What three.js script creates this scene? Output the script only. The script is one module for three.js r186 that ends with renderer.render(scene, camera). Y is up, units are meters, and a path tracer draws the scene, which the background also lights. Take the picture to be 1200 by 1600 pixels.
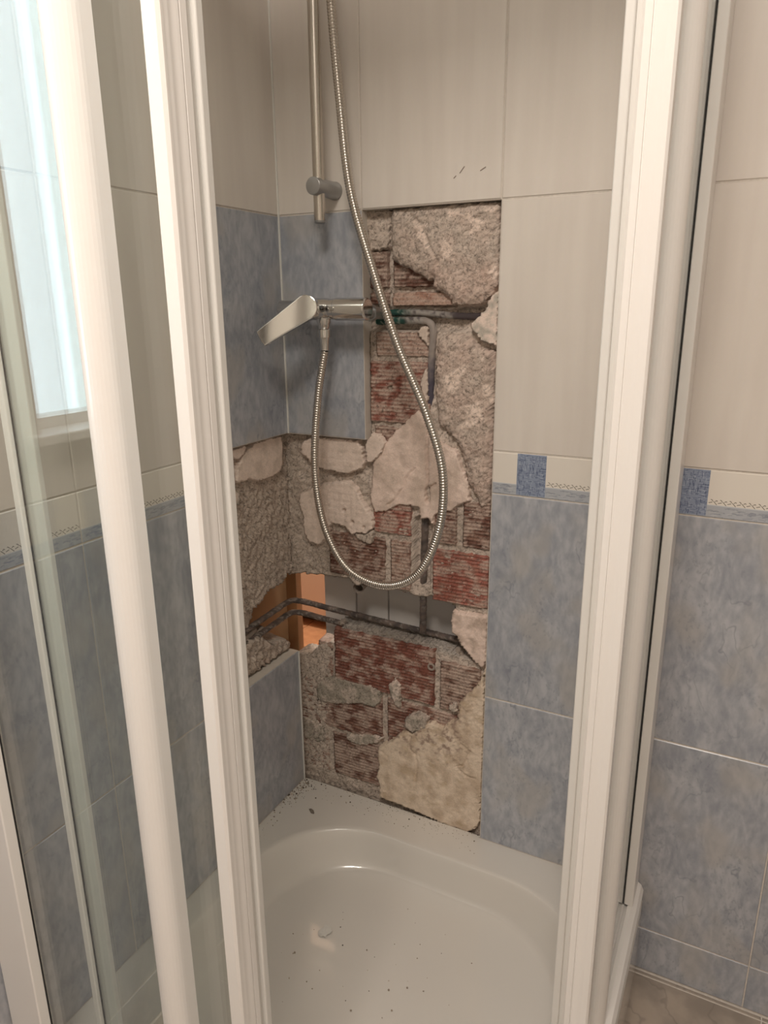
import * as THREE from 'three';
import { RoundedBoxGeometry } from 'three/addons/geometries/RoundedBoxGeometry.js';
import { RectAreaLightUniformsLib } from 'three/addons/lights/RectAreaLightUniformsLib.js';
import { mergeGeometries } from 'three/addons/utils/BufferGeometryUtils.js';
import { createNoise2D, createNoise3D } from 'simplex-noise';

// ---------------------------------------------------------------- camera, sky, exposure, main lamp values
const scene = new THREE.Scene();
const camera = new THREE.PerspectiveCamera(2 * Math.atan(800 / 1117.87) * 180 / Math.PI, 1200 / 1600, 0.02, 60);
camera.position.set(0.8144, 1.2134, 1.1611);
camera.rotation.set(-0.28227, 0.47880, -0.00916, 'YXZ');
scene.add(camera);
scene.background = new THREE.Color().setRGB(0.80, 0.93, 1.0);          // overcast daylight outside the window
scene.backgroundIntensity = 7;
const renderer = new THREE.WebGLRenderer();
renderer.toneMapping = THREE.LinearToneMapping;
renderer.toneMappingExposure = 1.0;
renderer.shadowMap.enabled = true;
RectAreaLightUniformsLib.init();
const LAMP = { at: [0.72, 2.365, 1.42], color: [1.0, 0.895, 0.795], nits: 48, side: 0.42 };   // square ceiling panel
const LAMP2 = { at: [-0.45, 2.1, -0.5], color: [1.0, 0.90, 0.80], power: 5.0 };  // unseen lamp added to light the next room

// ---------------------------------------------------------------- helpers
function rng(seed) { let a = seed >>> 0; return () => { a = (a + 0x6d2b79f5) | 0; let t = Math.imul(a ^ (a >>> 15), 1 | a); t = (t + Math.imul(t ^ (t >>> 7), 61 | t)) ^ t; return ((t ^ (t >>> 14)) >>> 0) / 4294967296; }; }
const n2 = createNoise2D(rng(11)), n3 = createNoise3D(rng(12));
const fbm = (x, y, o = 4, s = 0) => { let a = 0, k = 0.5, f = 1; for (let i = 0; i < o; i++) { a += k * n3(x * f, y * f, s + i * 7.3); k *= 0.5; f *= 2.03; } return a; };
const clamp = (v, a = 0, b = 1) => Math.min(b, Math.max(a, v));
const smooth = (a, b, v) => { const t = clamp((v - a) / (b - a)); return t * t * (3 - 2 * t); };
const mix = (a, b, t) => [a[0] + (b[0] - a[0]) * t, a[1] + (b[1] - a[1]) * t, a[2] + (b[2] - a[2]) * t];
const used = {};
const numbered = (n) => { used[n] = (used[n] ?? -1) + 1; return used[n] ? `${n}_${String(used[n]).padStart(3, '0')}` : n; };
function mesh(name, geo, mat, parent = scene) {
  const m = new THREE.Mesh(geo, mat);
  m.name = parent === scene ? numbered(name) : name;
  m.castShadow = m.receiveShadow = true;
  parent.add(m);
  return m;
}
function thing(name, label, category, group, at = [0, 0, 0]) {
  const g = new THREE.Group();
  g.name = numbered(name); g.position.set(...at); g.userData = { label, category };
  if (group) g.userData.group = group;
  scene.add(g);
  return g;
}
const tag = (o, label, category, group) => { Object.assign(o.userData, { label, category }); if (group) o.userData.group = group; return o; };
function struct(name, label, category) { const g = new THREE.Group(); g.name = name; g.userData = { kind: 'structure', label, category }; scene.add(g); return g; }
const box = (x0, x1, y0, y1, z0, z1) => new THREE.BoxGeometry(x1 - x0, y1 - y0, z1 - z0).translate((x0 + x1) / 2, (y0 + y1) / 2, (z0 + z1) / 2);
const rbox = (x0, x1, y0, y1, z0, z1, r = 0.003, s = 2) => new RoundedBoxGeometry(x1 - x0, y1 - y0, z1 - z0, s, r).translate((x0 + x1) / 2, (y0 + y1) / 2, (z0 + z1) / 2);
function cyl(a, b, r0, r1 = r0, seg = 28) {
  const A = new THREE.Vector3(...a), B = new THREE.Vector3(...b), d = B.clone().sub(A);
  const g = new THREE.CylinderGeometry(r1, r0, d.length(), seg);
  g.applyQuaternion(new THREE.Quaternion().setFromUnitVectors(new THREE.Vector3(0, 1, 0), d.clone().normalize()));
  return g.translate(...A.add(B).multiplyScalar(0.5).toArray());
}
function lathe(a, b, pts, seg = 32) {     // profile [radius, distance along a->b]
  const A = new THREE.Vector3(...a), d = new THREE.Vector3(...b).sub(A);
  const g = new THREE.LatheGeometry(pts.map(([r, t]) => new THREE.Vector2(Math.max(r, 1e-5), t)), seg);
  g.applyQuaternion(new THREE.Quaternion().setFromUnitVectors(new THREE.Vector3(0, 1, 0), d.normalize()));
  return g.translate(...a);
}

// ---------------------------------------------------------------- textures
function tileNoise(period, seed) {        // value noise that repeats after `period` cells
  const r = rng(seed), v = Float32Array.from({ length: period * period }, r), w = (i) => ((i % period) + period) % period;
  return (x, y) => { const xi = Math.floor(x), yi = Math.floor(y), fx = x - xi, fy = y - yi, sx = fx * fx * (3 - 2 * fx), sy = fy * fy * (3 - 2 * fy);
    const a = v[w(yi) * period + w(xi)], b = v[w(yi) * period + w(xi + 1)], c = v[w(yi + 1) * period + w(xi)], d = v[w(yi + 1) * period + w(xi + 1)];
    return a + (b - a) * sx + (c - a) * sy + (a - b - c + d) * sx * sy; };
}
function texture(w, h, fn, srgb = true, metres = 1) {
  const d = new Uint8Array(w * h * 4);
  for (let y = 0; y < h; y++) for (let x = 0; x < w; x++) { const c = fn(x / w, y / h), o = (y * w + x) * 4; for (let k = 0; k < 3; k++) d[o + k] = clamp(c[k]) * 255; d[o + 3] = 255; }
  const t = new THREE.DataTexture(d, w, h);
  t.wrapS = t.wrapT = THREE.RepeatWrapping; t.magFilter = THREE.LinearFilter; t.minFilter = THREE.LinearMipmapLinearFilter; t.generateMipmaps = true;
  if (srgb) t.colorSpace = THREE.SRGBColorSpace;
  t.repeat.set(1 / metres, 1 / metres); t.needsUpdate = true;
  return t;
}
const A8 = tileNoise(8, 1), A16 = tileNoise(16, 2), A32 = tileNoise(32, 3), A64 = tileNoise(64, 4), A128 = tileNoise(128, 5), A256 = tileNoise(256, 6);
// blue-grey marbled glaze, 1 m
const blueTex = texture(1024, 1024, (x, y) => {
  const wx = x + 0.006 * n2(x * 14, y * 9), wy = y + 0.008 * n2(x * 11 + 9, y * 8);
  const m = 0.38 * fbm(wx * 12, wy * 7, 5, 1) + 0.50 * fbm(wx * 60, wy * 26, 5, 3), fine = A256(x * 256, y * 256) - 0.5;
  const vein = smooth(0.80, 1.0, 1 - Math.abs(fbm(wx * 16, wy * 7, 4, 9)) * 3.6) * smooth(-0.05, 0.5, fbm(x * 7, y * 5, 2, 20));
  const fleck = smooth(0.22, 0.46, fbm(wx * 110, wy * 60, 4, 31)) * smooth(-0.25, 0.4, fbm(x * 9, y * 6, 3, 60));
  let c = mix([0.590, 0.608, 0.650], [0.730, 0.738, 0.765], smooth(-0.5, 0.5, m) + 0.1 * fine);
  c = mix(c, [0.70, 0.685, 0.675], 0.55 * smooth(0.05, 0.5, fbm(x * 7, y * 5, 3, 44)));
  c = mix(c, [0.46, 0.485, 0.53], 0.5 * vein);
  return mix(c, [0.45, 0.475, 0.52], 0.28 * fleck);
});
// cream glaze with faint upright brush marks, 1 m
const creamTex = texture(1024, 1024, (x, y) => {
  const m = 0.6 * fbm(x * 26, y * 2.2, 3, 2) + 0.4 * fbm(x * 5, y * 4, 3, 5), f = A256(x * 256, y * 256) - 0.5;
  return mix([0.842, 0.813, 0.783], [0.870, 0.844, 0.814], smooth(-0.5, 0.5, m) + 0.08 * f);
});
const floorTex = texture(1024, 1024, (x, y) => {
  const m = fbm(x * 9, y * 9, 5, 2), v = smooth(0.82, 1, 1 - Math.abs(fbm(x * 7, y * 7, 4, 13)) * 3);
  return mix(mix([0.56, 0.52, 0.48], [0.66, 0.61, 0.56], smooth(-0.5, 0.5, m)), [0.46, 0.43, 0.40], 0.4 * v);
});
// grain for mortar and plaster, 0.2 m
const grit = (x, y) => 0.40 * A64(x * 64, y * 64) + 0.35 * A128(x * 128, y * 128) + 0.25 * A256(x * 256, y * 256);
const gritTex = texture(512, 512, (x, y) => { const g = grit(x, y), c = 0.80 + 0.24 * smooth(0.22, 0.68, g) - 0.16 * smooth(0.30, 0.18, g); return [c, c, c]; }, true, 0.2);
const gritBump = texture(512, 512, (x, y) => { const g = grit(x, y); return [g, g, g]; }, false, 0.2);
const fineTex = texture(512, 512, (x, y) => { const c = 0.93 + 0.07 * A128(x * 128, y * 128) + 0.03 * (A32(x * 32, y * 32) - 0.5); return [c, c, c]; }, true, 0.2);
const woodTex = texture(512, 512, (x, y) => { const g = fbm(x * 3, y * 60, 4, 3) * 0.5 + 0.5; return mix([0.70, 0.50, 0.36], [0.80, 0.60, 0.45], g); });

// border tile print: cream field, blue crackled square, marbled foot strip, tiny twig pattern
function listelCanvas(twigs) {
  const c = document.createElement('canvas'); c.width = 1000; c.height = 300; const g = c.getContext('2d'), r = rng(77);
  g.fillStyle = '#e3ddd4'; g.fillRect(0, 0, 1000, 300);
  g.fillStyle = '#aeb2b9'; g.fillRect(0, 222, 1000, 78);
  for (let i = 0; i < 160; i++) { g.strokeStyle = ['rgba(120,126,140,.35)', 'rgba(190,192,196,.4)', 'rgba(104,110,126,.3)'][i % 3]; g.lineWidth = 2 + r() * 9; const x = r() * 1000, y = 232 + r() * 64; g.beginPath(); g.moveTo(x, y); g.quadraticCurveTo(x + 20, y - 14 * r(), x + 40 * r() + 14, y + 18 * (r() - 0.5)); g.stroke(); }
  g.fillStyle = '#e3ddd4'; g.fillRect(0, 0, 1000, 222);
  g.fillStyle = '#c9cdd2'; g.fillRect(0, 218, 1000, 5);
  g.save(); g.beginPath(); g.rect(172, 0, 200, 292); g.clip();
  g.fillStyle = '#8b97ad'; g.fillRect(172, 0, 200, 292);
  for (let i = 0; i < 420; i++) { const x = 172 + r() * 200, y = r() * 292, l = 8 + r() * 26, dark = r() < 0.75; g.strokeStyle = dark ? 'rgba(58,72,104,.6)' : 'rgba(190,198,212,.6)'; g.lineWidth = 1.5 + r() * 2; g.beginPath(); if (r() < 0.5) { g.moveTo(x, y); g.lineTo(x + l, y + 3 * (r() - 0.5)); } else { g.moveTo(x, y); g.lineTo(x + 3 * (r() - 0.5), y + l); } g.stroke(); }
  g.restore();
  if (twigs) { g.lineWidth = 4; g.strokeStyle = '#6c675c'; for (let x = 380; x < 990; x += 26) { const s = (Math.round(x / 26) % 2) ? 1 : -1; g.beginPath(); g.moveTo(x, 200 + 6 * s); g.lineTo(x + 20, 208 - 8 * s); g.stroke(); g.beginPath(); g.moveTo(x + 10, 190 - 6 * s); g.quadraticCurveTo(x + 18, 182, x + 22, 194); g.stroke(); } }
  const t = new THREE.CanvasTexture(c); t.colorSpace = THREE.SRGBColorSpace; t.magFilter = THREE.LinearFilter; return t;
}
const listelTex = listelCanvas(true);

// ---------------------------------------------------------------- materials
const std = (o) => new THREE.MeshStandardMaterial(o), phy = (o) => new THREE.MeshPhysicalMaterial(o);
const lin = (r, g, b) => new THREE.Color().setRGB(r, g, b);
const M = {
  blue: phy({ map: blueTex, color: lin(0.98, 0.985, 0.975), roughness: 0.30, clearcoat: 0.35, clearcoatRoughness: 0.12 }),
  cream: phy({ map: creamTex, roughness: 0.34, clearcoat: 0.3, clearcoatRoughness: 0.15 }),
  listel: phy({ map: listelTex, roughness: 0.3, clearcoat: 0.4, clearcoatRoughness: 0.1 }),
  biscuit: std({ color: lin(0.70, 0.62, 0.53), roughness: 0.9 }),
  grout: std({ color: lin(0.68, 0.63, 0.57), roughness: 0.95, map: fineTex }),
  floor: phy({ map: floorTex, roughness: 0.35 }),
  ceil: std({ color: lin(0.80, 0.79, 0.76), roughness: 0.95 }),
  mortar: std({ vertexColors: true, map: gritTex, bumpMap: gritBump, bumpScale: 0.0014, roughness: 0.97 }),
  plaster: std({ vertexColors: true, map: fineTex, bumpMap: gritBump, bumpScale: 0.0006, roughness: 0.93 }),
  rough: std({ vertexColors: true, map: gritTex, bumpMap: gritBump, bumpScale: 0.0009, roughness: 0.96 }),
  brick: std({ vertexColors: true, map: gritTex, bumpMap: gritBump, bumpScale: 0.0005, roughness: 0.9 }),
  core: std({ color: lin(0.36, 0.30, 0.255), roughness: 1, map: gritTex }),
  lump: std({ color: lin(0.33, 0.30, 0.27), roughness: 1, map: gritTex }),
  white: phy({ color: lin(0.90, 0.875, 0.845), roughness: 0.32, clearcoat: 0.3, clearcoatRoughness: 0.2 }),
  strip: std({ color: lin(0.74, 0.73, 0.70), roughness: 0.45 }),
  seal: std({ color: lin(0.02, 0.02, 0.02), roughness: 0.6 }),
  glass: phy({ color: lin(0.955, 0.973, 0.966), roughness: 0.0, transmission: 1, thickness: 0, ior: 1.5 }),
  frosted: phy({ color: lin(0.95, 0.97, 0.97), roughness: 0.35, transmission: 1, thickness: 0, ior: 1.45 }),
  chrome: std({ color: lin(0.72, 0.71, 0.69), metalness: 1, roughness: 0.1 }),
  satin: std({ color: lin(0.60, 0.56, 0.51), metalness: 1, roughness: 0.24 }),
  greyChrome: std({ color: lin(0.40, 0.40, 0.40), metalness: 0.75, roughness: 0.35 }),
  acrylic: phy({ color: lin(0.68, 0.65, 0.605), roughness: 0.22, clearcoat: 0.7, clearcoatRoughness: 0.06 }),
  wood: phy({ map: woodTex, roughness: 0.35 }),
  orange: phy({ color: lin(0.50, 0.275, 0.135), roughness: 0.45 }),
  salmon: phy({ color: lin(0.50, 0.36, 0.27), roughness: 0.3 }),
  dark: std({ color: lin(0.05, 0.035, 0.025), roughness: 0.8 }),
  board: std({ color: lin(0.74, 0.70, 0.665), roughness: 0.8 }),
  painted: std({ color: lin(0.62, 0.52, 0.42), roughness: 0.9 }),
  crumb: std({ color: lin(0.20, 0.17, 0.14), roughness: 1 }),
};
const T = 0.4, TW = 0.25, LH = 0.0753;                                  // tile height, width, border height
const Y = [0.0947, 0.4947, 0.8947, 0.97, 1.37, 1.77, 2.17, 2.4];        // joints above the floor
const CEIL = 2.4, RX = 2.2, RZ = 2.3;

// ---------------------------------------------------------------- tiles
const tileCache = {};
function tileGeo(w, h, variant, printed) {
  const key = [w.toFixed(4), h.toFixed(4), variant, printed].join();
  if (tileCache[key]) return tileCache[key];
  const b = 0.0012, t = 0.008, x = w / 2, y = h / 2, r = rng(variant * 97 + 5), ou = r() * 0.7, ov = r() * 0.55, pos = [], uv = [];
  const O = [[-x, -y], [x, -y], [x, y], [-x, y]], I = [[-x + b, -y + b], [x - b, -y + b], [x - b, y - b], [-x + b, y - b]];
  const map = (p) => (printed ? [printed === 2 ? (p[0] + x) / TW + 0.3 : (p[0] + x) / TW, (p[1] + y) / h] : [p[0] + x + ou, p[1] + y + ov]);
  const quad = (a, c, d, e) => { for (const p of [a, c, d, a, d, e]) { pos.push(...p); uv.push(...map(p)); } };
  quad(...I.map((p) => [...p, 0]));
  for (let i = 0; i < 4; i++) { const j = (i + 1) % 4; quad([...O[i], -b], [...O[j], -b], [...I[j], 0], [...I[i], 0]); }
  for (let i = 0; i < 4; i++) { const j = (i + 1) % 4; quad([...O[i], -t], [...O[j], -t], [...O[j], -b], [...O[i], -b]); }
  const g = new THREE.BufferGeometry();
  g.setAttribute('position', new THREE.Float32BufferAttribute(pos, 3)); g.setAttribute('uv', new THREE.Float32BufferAttribute(uv, 2));
  g.computeVertexNormals(); g.addGroup(0, 30, 0); g.addGroup(30, 24, 1);
  return (tileCache[key] = g);
}
let tileCount = 0;
const J = 0.0022;                                                        // joint width
function tile(wall, side, u0, u1, y0, y1, kind) {
  const w = u1 - u0 - J, h = y1 - y0 - J, v = (tileCount++ * 7) % 6, printed = kind === 'listel' ? 1 : 0;
  const m = mesh(kind === 'listel' ? 'border_tile' : 'tile', tileGeo(w, h, v, printed), [M[kind], M.biscuit], wall), k = (tileCount * 37 % 11 - 5) * 0.00006;
  if (side === 'back') m.position.set((u0 + u1) / 2, (y0 + y1) / 2, k);
  else { m.position.set(k, (y0 + y1) / 2, (u0 + u1) / 2); m.rotation.y = Math.PI / 2; }
  return m;
}

// ================================================================= BACK WALL (plane z = 0)
const wallBack = struct('wall_back', 'tiled shower wall with a tall strip of tiles broken away to bare brick', 'wall');
const colX = [0, 0.1737, 0.4237, 0.6737, 0.9237, 1.1737, 1.4237, 1.6737, 1.9237, 2.1737, RX];
const rowKind = ['blue', 'blue', 'blue', 'listel', 'cream', 'cream', 'cream', 'cream'];
for (let c = 0; c < colX.length - 1; c++) for (let r = 0; r < 8; r++) {
  const y0 = r ? Y[r - 1] : 0, y1 = Y[r], x0 = colX[c], x1 = colX[c + 1];
  if (c === 1 && r <= 4) continue;
  if (c === 0 && r <= 3) continue;
  let b = y0; const behindTray = x0 < 0.6;
  if (behindTray && y1 < 0.17) continue;
  if (behindTray && y0 < 0.17) b = 0.171;
  tile(wallBack, 'back', x0, x1, b, y1, c === 0 && r === 4 ? 'blue' : rowKind[r]);
}
const wallDepth = 0.065;
for (const [x0, x1, y0, y1] of [[0, 0.1737, 0.97, CEIL], [0.1737, 0.4237, 1.37, CEIL], [0.4237, RX + 0.1, 0, CEIL]]) mesh('grout_bed', box(x0, x1, y0, y1, -wallDepth, -0.0014), M.grout, wallBack);
for (const [x0, x1, y0, y1] of [[-0.0, 0.1737, 0.69, 0.97], [0.1737, 0.4237, 0.69, 1.37], [0.085, 0.4237, -0.05, 0.53], [-0.02, 0.085, -0.05, 0.46], [0.37, 0.4237, 0.5, 0.7]]) mesh('masonry_core', box(x0, x1, y0, y1, -wallDepth, -0.045), M.core, wallBack);

// ---- relief pieces: a height field over an outline, with thickness and broken edges
function polyDist(p, x, y) {
  let d = 1e9, inside = false;
  for (let i = 0, j = p.length - 1; i < p.length; j = i++) {
    const [ax, ay] = p[j], [bx, by] = p[i], dx = bx - ax, dy = by - ay, t = clamp(((x - ax) * dx + (y - ay) * dy) / (dx * dx + dy * dy || 1e-12));
    d = Math.min(d, Math.hypot(x - ax - t * dx, y - ay - t * dy));
    if ((ay > y) !== (by > y) && x < ((bx - ax) * (y - ay)) / (by - ay) + ax) inside = !inside;
  }
  return inside ? d : -d;
}
function lineDist(p, x, y) { let d = 1e9; for (let i = 1; i < p.length; i++) { const [ax, ay] = p[i - 1], [bx, by] = p[i], dx = bx - ax, dy = by - ay, t = clamp(((x - ax) * dx + (y - ay) * dy) / (dx * dx + dy * dy)); d = Math.min(d, Math.hypot(x - ax - t * dx, y - ay - t * dy)); } return d; }
const mm = (p) => p.map(([a, b]) => [a / 1000, b / 1000]);
// side 'back': outline in (x, y), front at z; side 'left': outline in (z, y), front at x
function relief(name, parent, side, outline, o, mat) {
  const { front, back = -0.036, cx = 0.0024, cy = cx, edge = 0.0012, amp = 0.001, freq = 60, jag = 0.0042, jagFreq = 105, seed = 0, cracks = [], height, color } = o;
  const us = outline.map((p) => p[0]), vs = outline.map((p) => p[1]), u0 = Math.min(...us) - 2 * cx, v0 = Math.min(...vs) - 2 * cy;
  const nu = Math.ceil((Math.max(...us) + 2 * cx - u0) / cx) + 1, nv = Math.ceil((Math.max(...vs) + 2 * cy - v0) / cy) + 1;
  const sd = new Float32Array(nu * nv), id = new Int32Array(nu * nv).fill(-1), pos = [], uv = [], col = [], idx = [];
  for (let j = 0; j < nv; j++) for (let i = 0; i < nu; i++) { const u = u0 + i * cx, v = v0 + j * cy; sd[j * nu + i] = polyDist(outline, u, v) + jag * fbm(u * jagFreq, v * jagFreq, 3, seed + 50); }
  const vert = (i, j) => {
    const k = j * nu + i; if (id[k] >= 0) return id[k];
    let u = u0 + i * cx, v = v0 + j * cy; const s = sd[k];
    if (s < 0 && i > 0 && j > 0 && i < nu - 1 && j < nv - 1) {            // pull the rim onto the outline
      const gx = (sd[k + 1] - sd[k - 1]) / (2 * cx), gy = (sd[k + nu] - sd[k - nu]) / (2 * cy), l = Math.max(gx * gx + gy * gy, 0.2), q = Math.min(-s, Math.max(cx, cy));
      u += gx / l * q * 0.9; v += gy / l * q * 0.9;
    }
    const t = smooth(-0.0004, edge, s);
    let h = front + amp * fbm(u * freq, v * freq, 4, seed) + (height ? height(u, v, s) : 0);
    for (const [line, w, d] of cracks) { const q = lineDist(line, u + 0.002 * fbm(u * 150, v * 150, 2, seed + 3), v + 0.002 * fbm(u * 150, v * 150, 2, seed + 5)); h -= d * (1 - smooth(w * 0.3, w, q)); }
    h = back + (h - back) * t;
    const c = color(u, v, s);
    if (side === 'back') pos.push(u, v, h); else pos.push(h, v, u);
    uv.push(u + 0.7 * h, v + 0.7 * h); col.push(clamp(c[0], 0.01), clamp(c[1], 0.01), clamp(c[2], 0.01));
    return (id[k] = pos.length / 3 - 1);
  };
  for (let j = 0; j < nv - 1; j++) for (let i = 0; i < nu - 1; i++) {
    const k = j * nu + i;
    if (Math.max(sd[k], sd[k + 1], sd[k + nu], sd[k + nu + 1]) < 0) continue;
    const a = vert(i, j), b = vert(i + 1, j), c = vert(i + 1, j + 1), d = vert(i, j + 1);
    if (side === 'back') idx.push(a, b, c, a, c, d); else idx.push(a, c, b, a, d, c);
  }
  const g = new THREE.BufferGeometry();
  g.setAttribute('position', new THREE.Float32BufferAttribute(pos, 3)); g.setAttribute('uv', new THREE.Float32BufferAttribute(uv, 2)); g.setAttribute('color', new THREE.Float32BufferAttribute(col, 3));
  g.setIndex(idx); g.computeVertexNormals();
  return mesh(name, g, mat, parent);
}
// colours (linear) of the rubble
const C = { cement: [0.54, 0.455, 0.39], cementLight: [0.68, 0.58, 0.505], render: [0.55, 0.465, 0.40], renderPink: [0.555, 0.415, 0.35], skim: [0.82, 0.66, 0.575], paste: [0.84, 0.70, 0.615], cream: [0.78, 0.65, 0.52], brick: [0.165, 0.060, 0.041], brickDark: [0.13, 0.072, 0.052], brickPale: [0.46, 0.27, 0.20], dust: [0.55, 0.43, 0.36] };
const cementColor = (s) => (u, v) => { const n = fbm(u * 22, v * 22, 4, s), f = fbm(u * 120, v * 120, 3, s + 9); let c = mix(C.cement, C.cementLight, smooth(-0.15, 0.6, n) * 0.8 + 0.25 * smooth(0.1, 0.5, f)); return mix(c, [0.30, 0.24, 0.20], 0.5 * smooth(0.30, 0.5, fbm(u * 90, v * 90, 3, s + 21))); };

// --- rough bed behind everything (back wall), above and below the slot
const lipU = mm([[-36, 654], [1, 665], [33, 666], [57, 670], [80, 670], [116, 673], [125, 664], [138, 659], [150, 670], [163, 668], [200, 666], [217, 668], [256, 664], [277, 662], [300, 667], [338, 662], [348, 657], [352, 610], [362, 580], [380, 565]]);
const lipD = mm([[-26, 470], [-8, 483], [17, 484], [40, 511], [59, 520], [79, 525], [83, 552], [108, 572], [139, 578], [199, 576], [256, 574], [312, 573], [348, 562], [376, 555], [426, 552]]);
const chase = mm([[262, 690], [300, 690], [303, 825], [285, 835], [262, 822]]), slotTop = mm([[172, 1168], [300, 1166], [372, 1168], [404, 1190], [400, 1212], [330, 1206], [230, 1207], [172, 1212]]);
const ribArea = mm([[168, 1204], [345, 1204], [345, 1310], [168, 1310]]);
const bedHeight = (u, v) => -0.014 * smooth(0, 0.004, polyDist(chase, u, v)) - 0.014 * smooth(0, 0.004, polyDist(slotTop, u, v)) - 0.012 * smooth(0, 0.004, polyDist(ribArea, u, v)) + 0.004 * fbm(u * 18, v * 18, 3, 71);
relief('mortar_bed', wallBack, 'back', [...lipU, [0.426, 0.555], [0.426, 1.372], [0.171, 1.372], [0.171, 0.9705], [-0.036, 0.9705]], { front: -0.0225, back: -0.062, cx: 0.003, amp: 0.004, freq: 70, jag: 0.003, seed: 1, height: bedHeight, color: (u, v) => mix(cementColor(1)(u, v), C.render, (u > 0.17 ? 0.45 : 0.1) * smooth(-0.2, 0.4, fbm(u * 12, v * 12, 2, 5))) }, M.mortar);
relief('mortar_bed', wallBack, 'back', [...lipD, [0.426, 0.14], [-0.026, 0.14]], { front: -0.0225, back: -0.062, cx: 0.003, amp: 0.004, freq: 60, jag: 0.004, seed: 2, height: (u, v) => 0.004 * smooth(0.075, 0.05, u) , color: (u, v) => mix(mix(cementColor(2)(u, v), C.render, 0.55 * smooth(-0.3, 0.4, fbm(u * 14, v * 14, 3, 8)) * smooth(0.19, 0.21, v) * smooth(0.56, 0.53, v)), [0.33, 0.32, 0.30], 0.6 * smooth(0.545, 0.56, v)) }, M.mortar);

// --- bricks: scored clay faces, each a piece of its own
function brick(x0, x1, y0, y1, o = {}) {
  const { red = 0, front = -0.0185, dust = 0.5, dark = 0, pale = 0, ribs = 1, seed = tileCount++, hole } = o;
  const outline = [[x0, y0], [x1, y0], [x1, y1], [x0, y1]], per = 0.0072;
  const phase = (v) => 0.5 - 0.5 * Math.cos((v - y0) / per * Math.PI * 2);
  const cover = (u, v) => smooth(0.62 - dust, 0.95 - dust, 0.5 + 0.75 * fbm(u * 26, v * 40, 4, seed + 30)), hb = (u, v) => (hole ? smooth(hole[2], hole[2] * 0.6, Math.hypot(u - hole[0], v - hole[1])) : 0);
  return relief('brick', wallBack, 'back', outline, { front, back: -0.055, cx: 0.0032, cy: 0.0016, edge: 0.003, amp: 0.0012, freq: 50, jag: 0.0022, jagFreq: 70, seed,
    height: (u, v) => -ribs * 0.0021 * (1 - phase(v)) * smooth(1.0, 0.4, cover(u, v) * 0.8) * smooth(-0.75, -0.2, fbm(u * 9, v * 9, 2, seed + 70)) - 0.03 * hb(u, v),
    color: (u, v) => {
      const n = fbm(u * 18, v * 30, 3, seed + 2), w = cover(u, v), streak = ribs * smooth(0.45, 0.9, phase(v)) * smooth(-0.4, 0.35, fbm(u * 40, v * 14, 3, seed + 12));
      let c = mix(mix(mix(C.brick, [0.34, 0.115, 0.085], red), C.brickDark, clamp(dark + 0.4 * n)), C.brickPale, clamp(pale + 0.3 * smooth(0, 0.5, n)));
      c = mix(c, C.dust, clamp(0.78 * w * (0.55 + 0.45 * phase(v)) + 0.42 * streak * (0.4 + dust)));
      c = mix(c, [0.56, 0.49, 0.43], 0.7 * smooth(0.42, 0.55, fbm(u * 110, v * 150, 2, seed + 90)) * clamp(dust * 1.5));
      return c;
    } }, M.brick);
}
brick(0.1715, 0.2135, 1.24, 1.306, { front: -0.026, dark: 0.7, dust: 0.28 });
brick(0.2185, 0.335, 1.24, 1.306, { front: -0.025, dark: 0.6, dust: 0.30 });
brick(0.1715, 0.2135, 1.211, 1.236, { front: -0.024, dark: 0.3, dust: 0.4 });
brick(0.2185, 0.352, 1.208, 1.2355, { front: -0.021, ribs: 0, pale: 0.75, dust: 0.45 });
brick(0.186, 0.300, 1.121, 1.168, { dust: 0.62, pale: 0.4 });
brick(0.1725, 0.3, 1.0, 1.1165, { dust: 0.33, red: 0.5, hole: [0.2165, 1.066, 0.0042] });
brick(0.181, 0.262, 0.945, 0.997, { dust: 0.36, dark: 0.25 });
brick(0.176, 0.262, 0.783, 0.86, { dust: 0.38, red: 0.8 });
brick(0.3035, 0.3555, 0.779, 0.872, { dust: 0.52 });
brick(0.362, 0.421, 0.779, 0.872, { dust: 0.26, dark: 0.55 });
brick(0.072, 0.206, 0.680, 0.776, { dust: 0.30, dark: 0.45, front: -0.0185 });
brick(0.2125, 0.261, 0.670, 0.776, { dust: 0.55, pale: 0.2 });
brick(0.302, 0.421, 0.662, 0.773, { dust: 0.28, red: 1 });
brick(0.0775, 0.3155, 0.432, 0.562, { dust: 0.20, red: 0.25, front: -0.016 });
brick(0.3215, 0.412, 0.43, 0.540, { dust: 0.45, dark: 0.75, front: -0.017 });
brick(-0.022, 0.1965, 0.312, 0.426, { dust: 0.32, dark: 0.3 });
brick(0.2025, 0.421, 0.312, 0.4265, { dust: 0.28 });
brick(-0.022, 0.061, 0.197, 0.306, { dust: 0.72, front: -0.019 });
brick(0.067, 0.196, 0.197, 0.3065, { dust: 0.40, dark: 0.65 });

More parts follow.
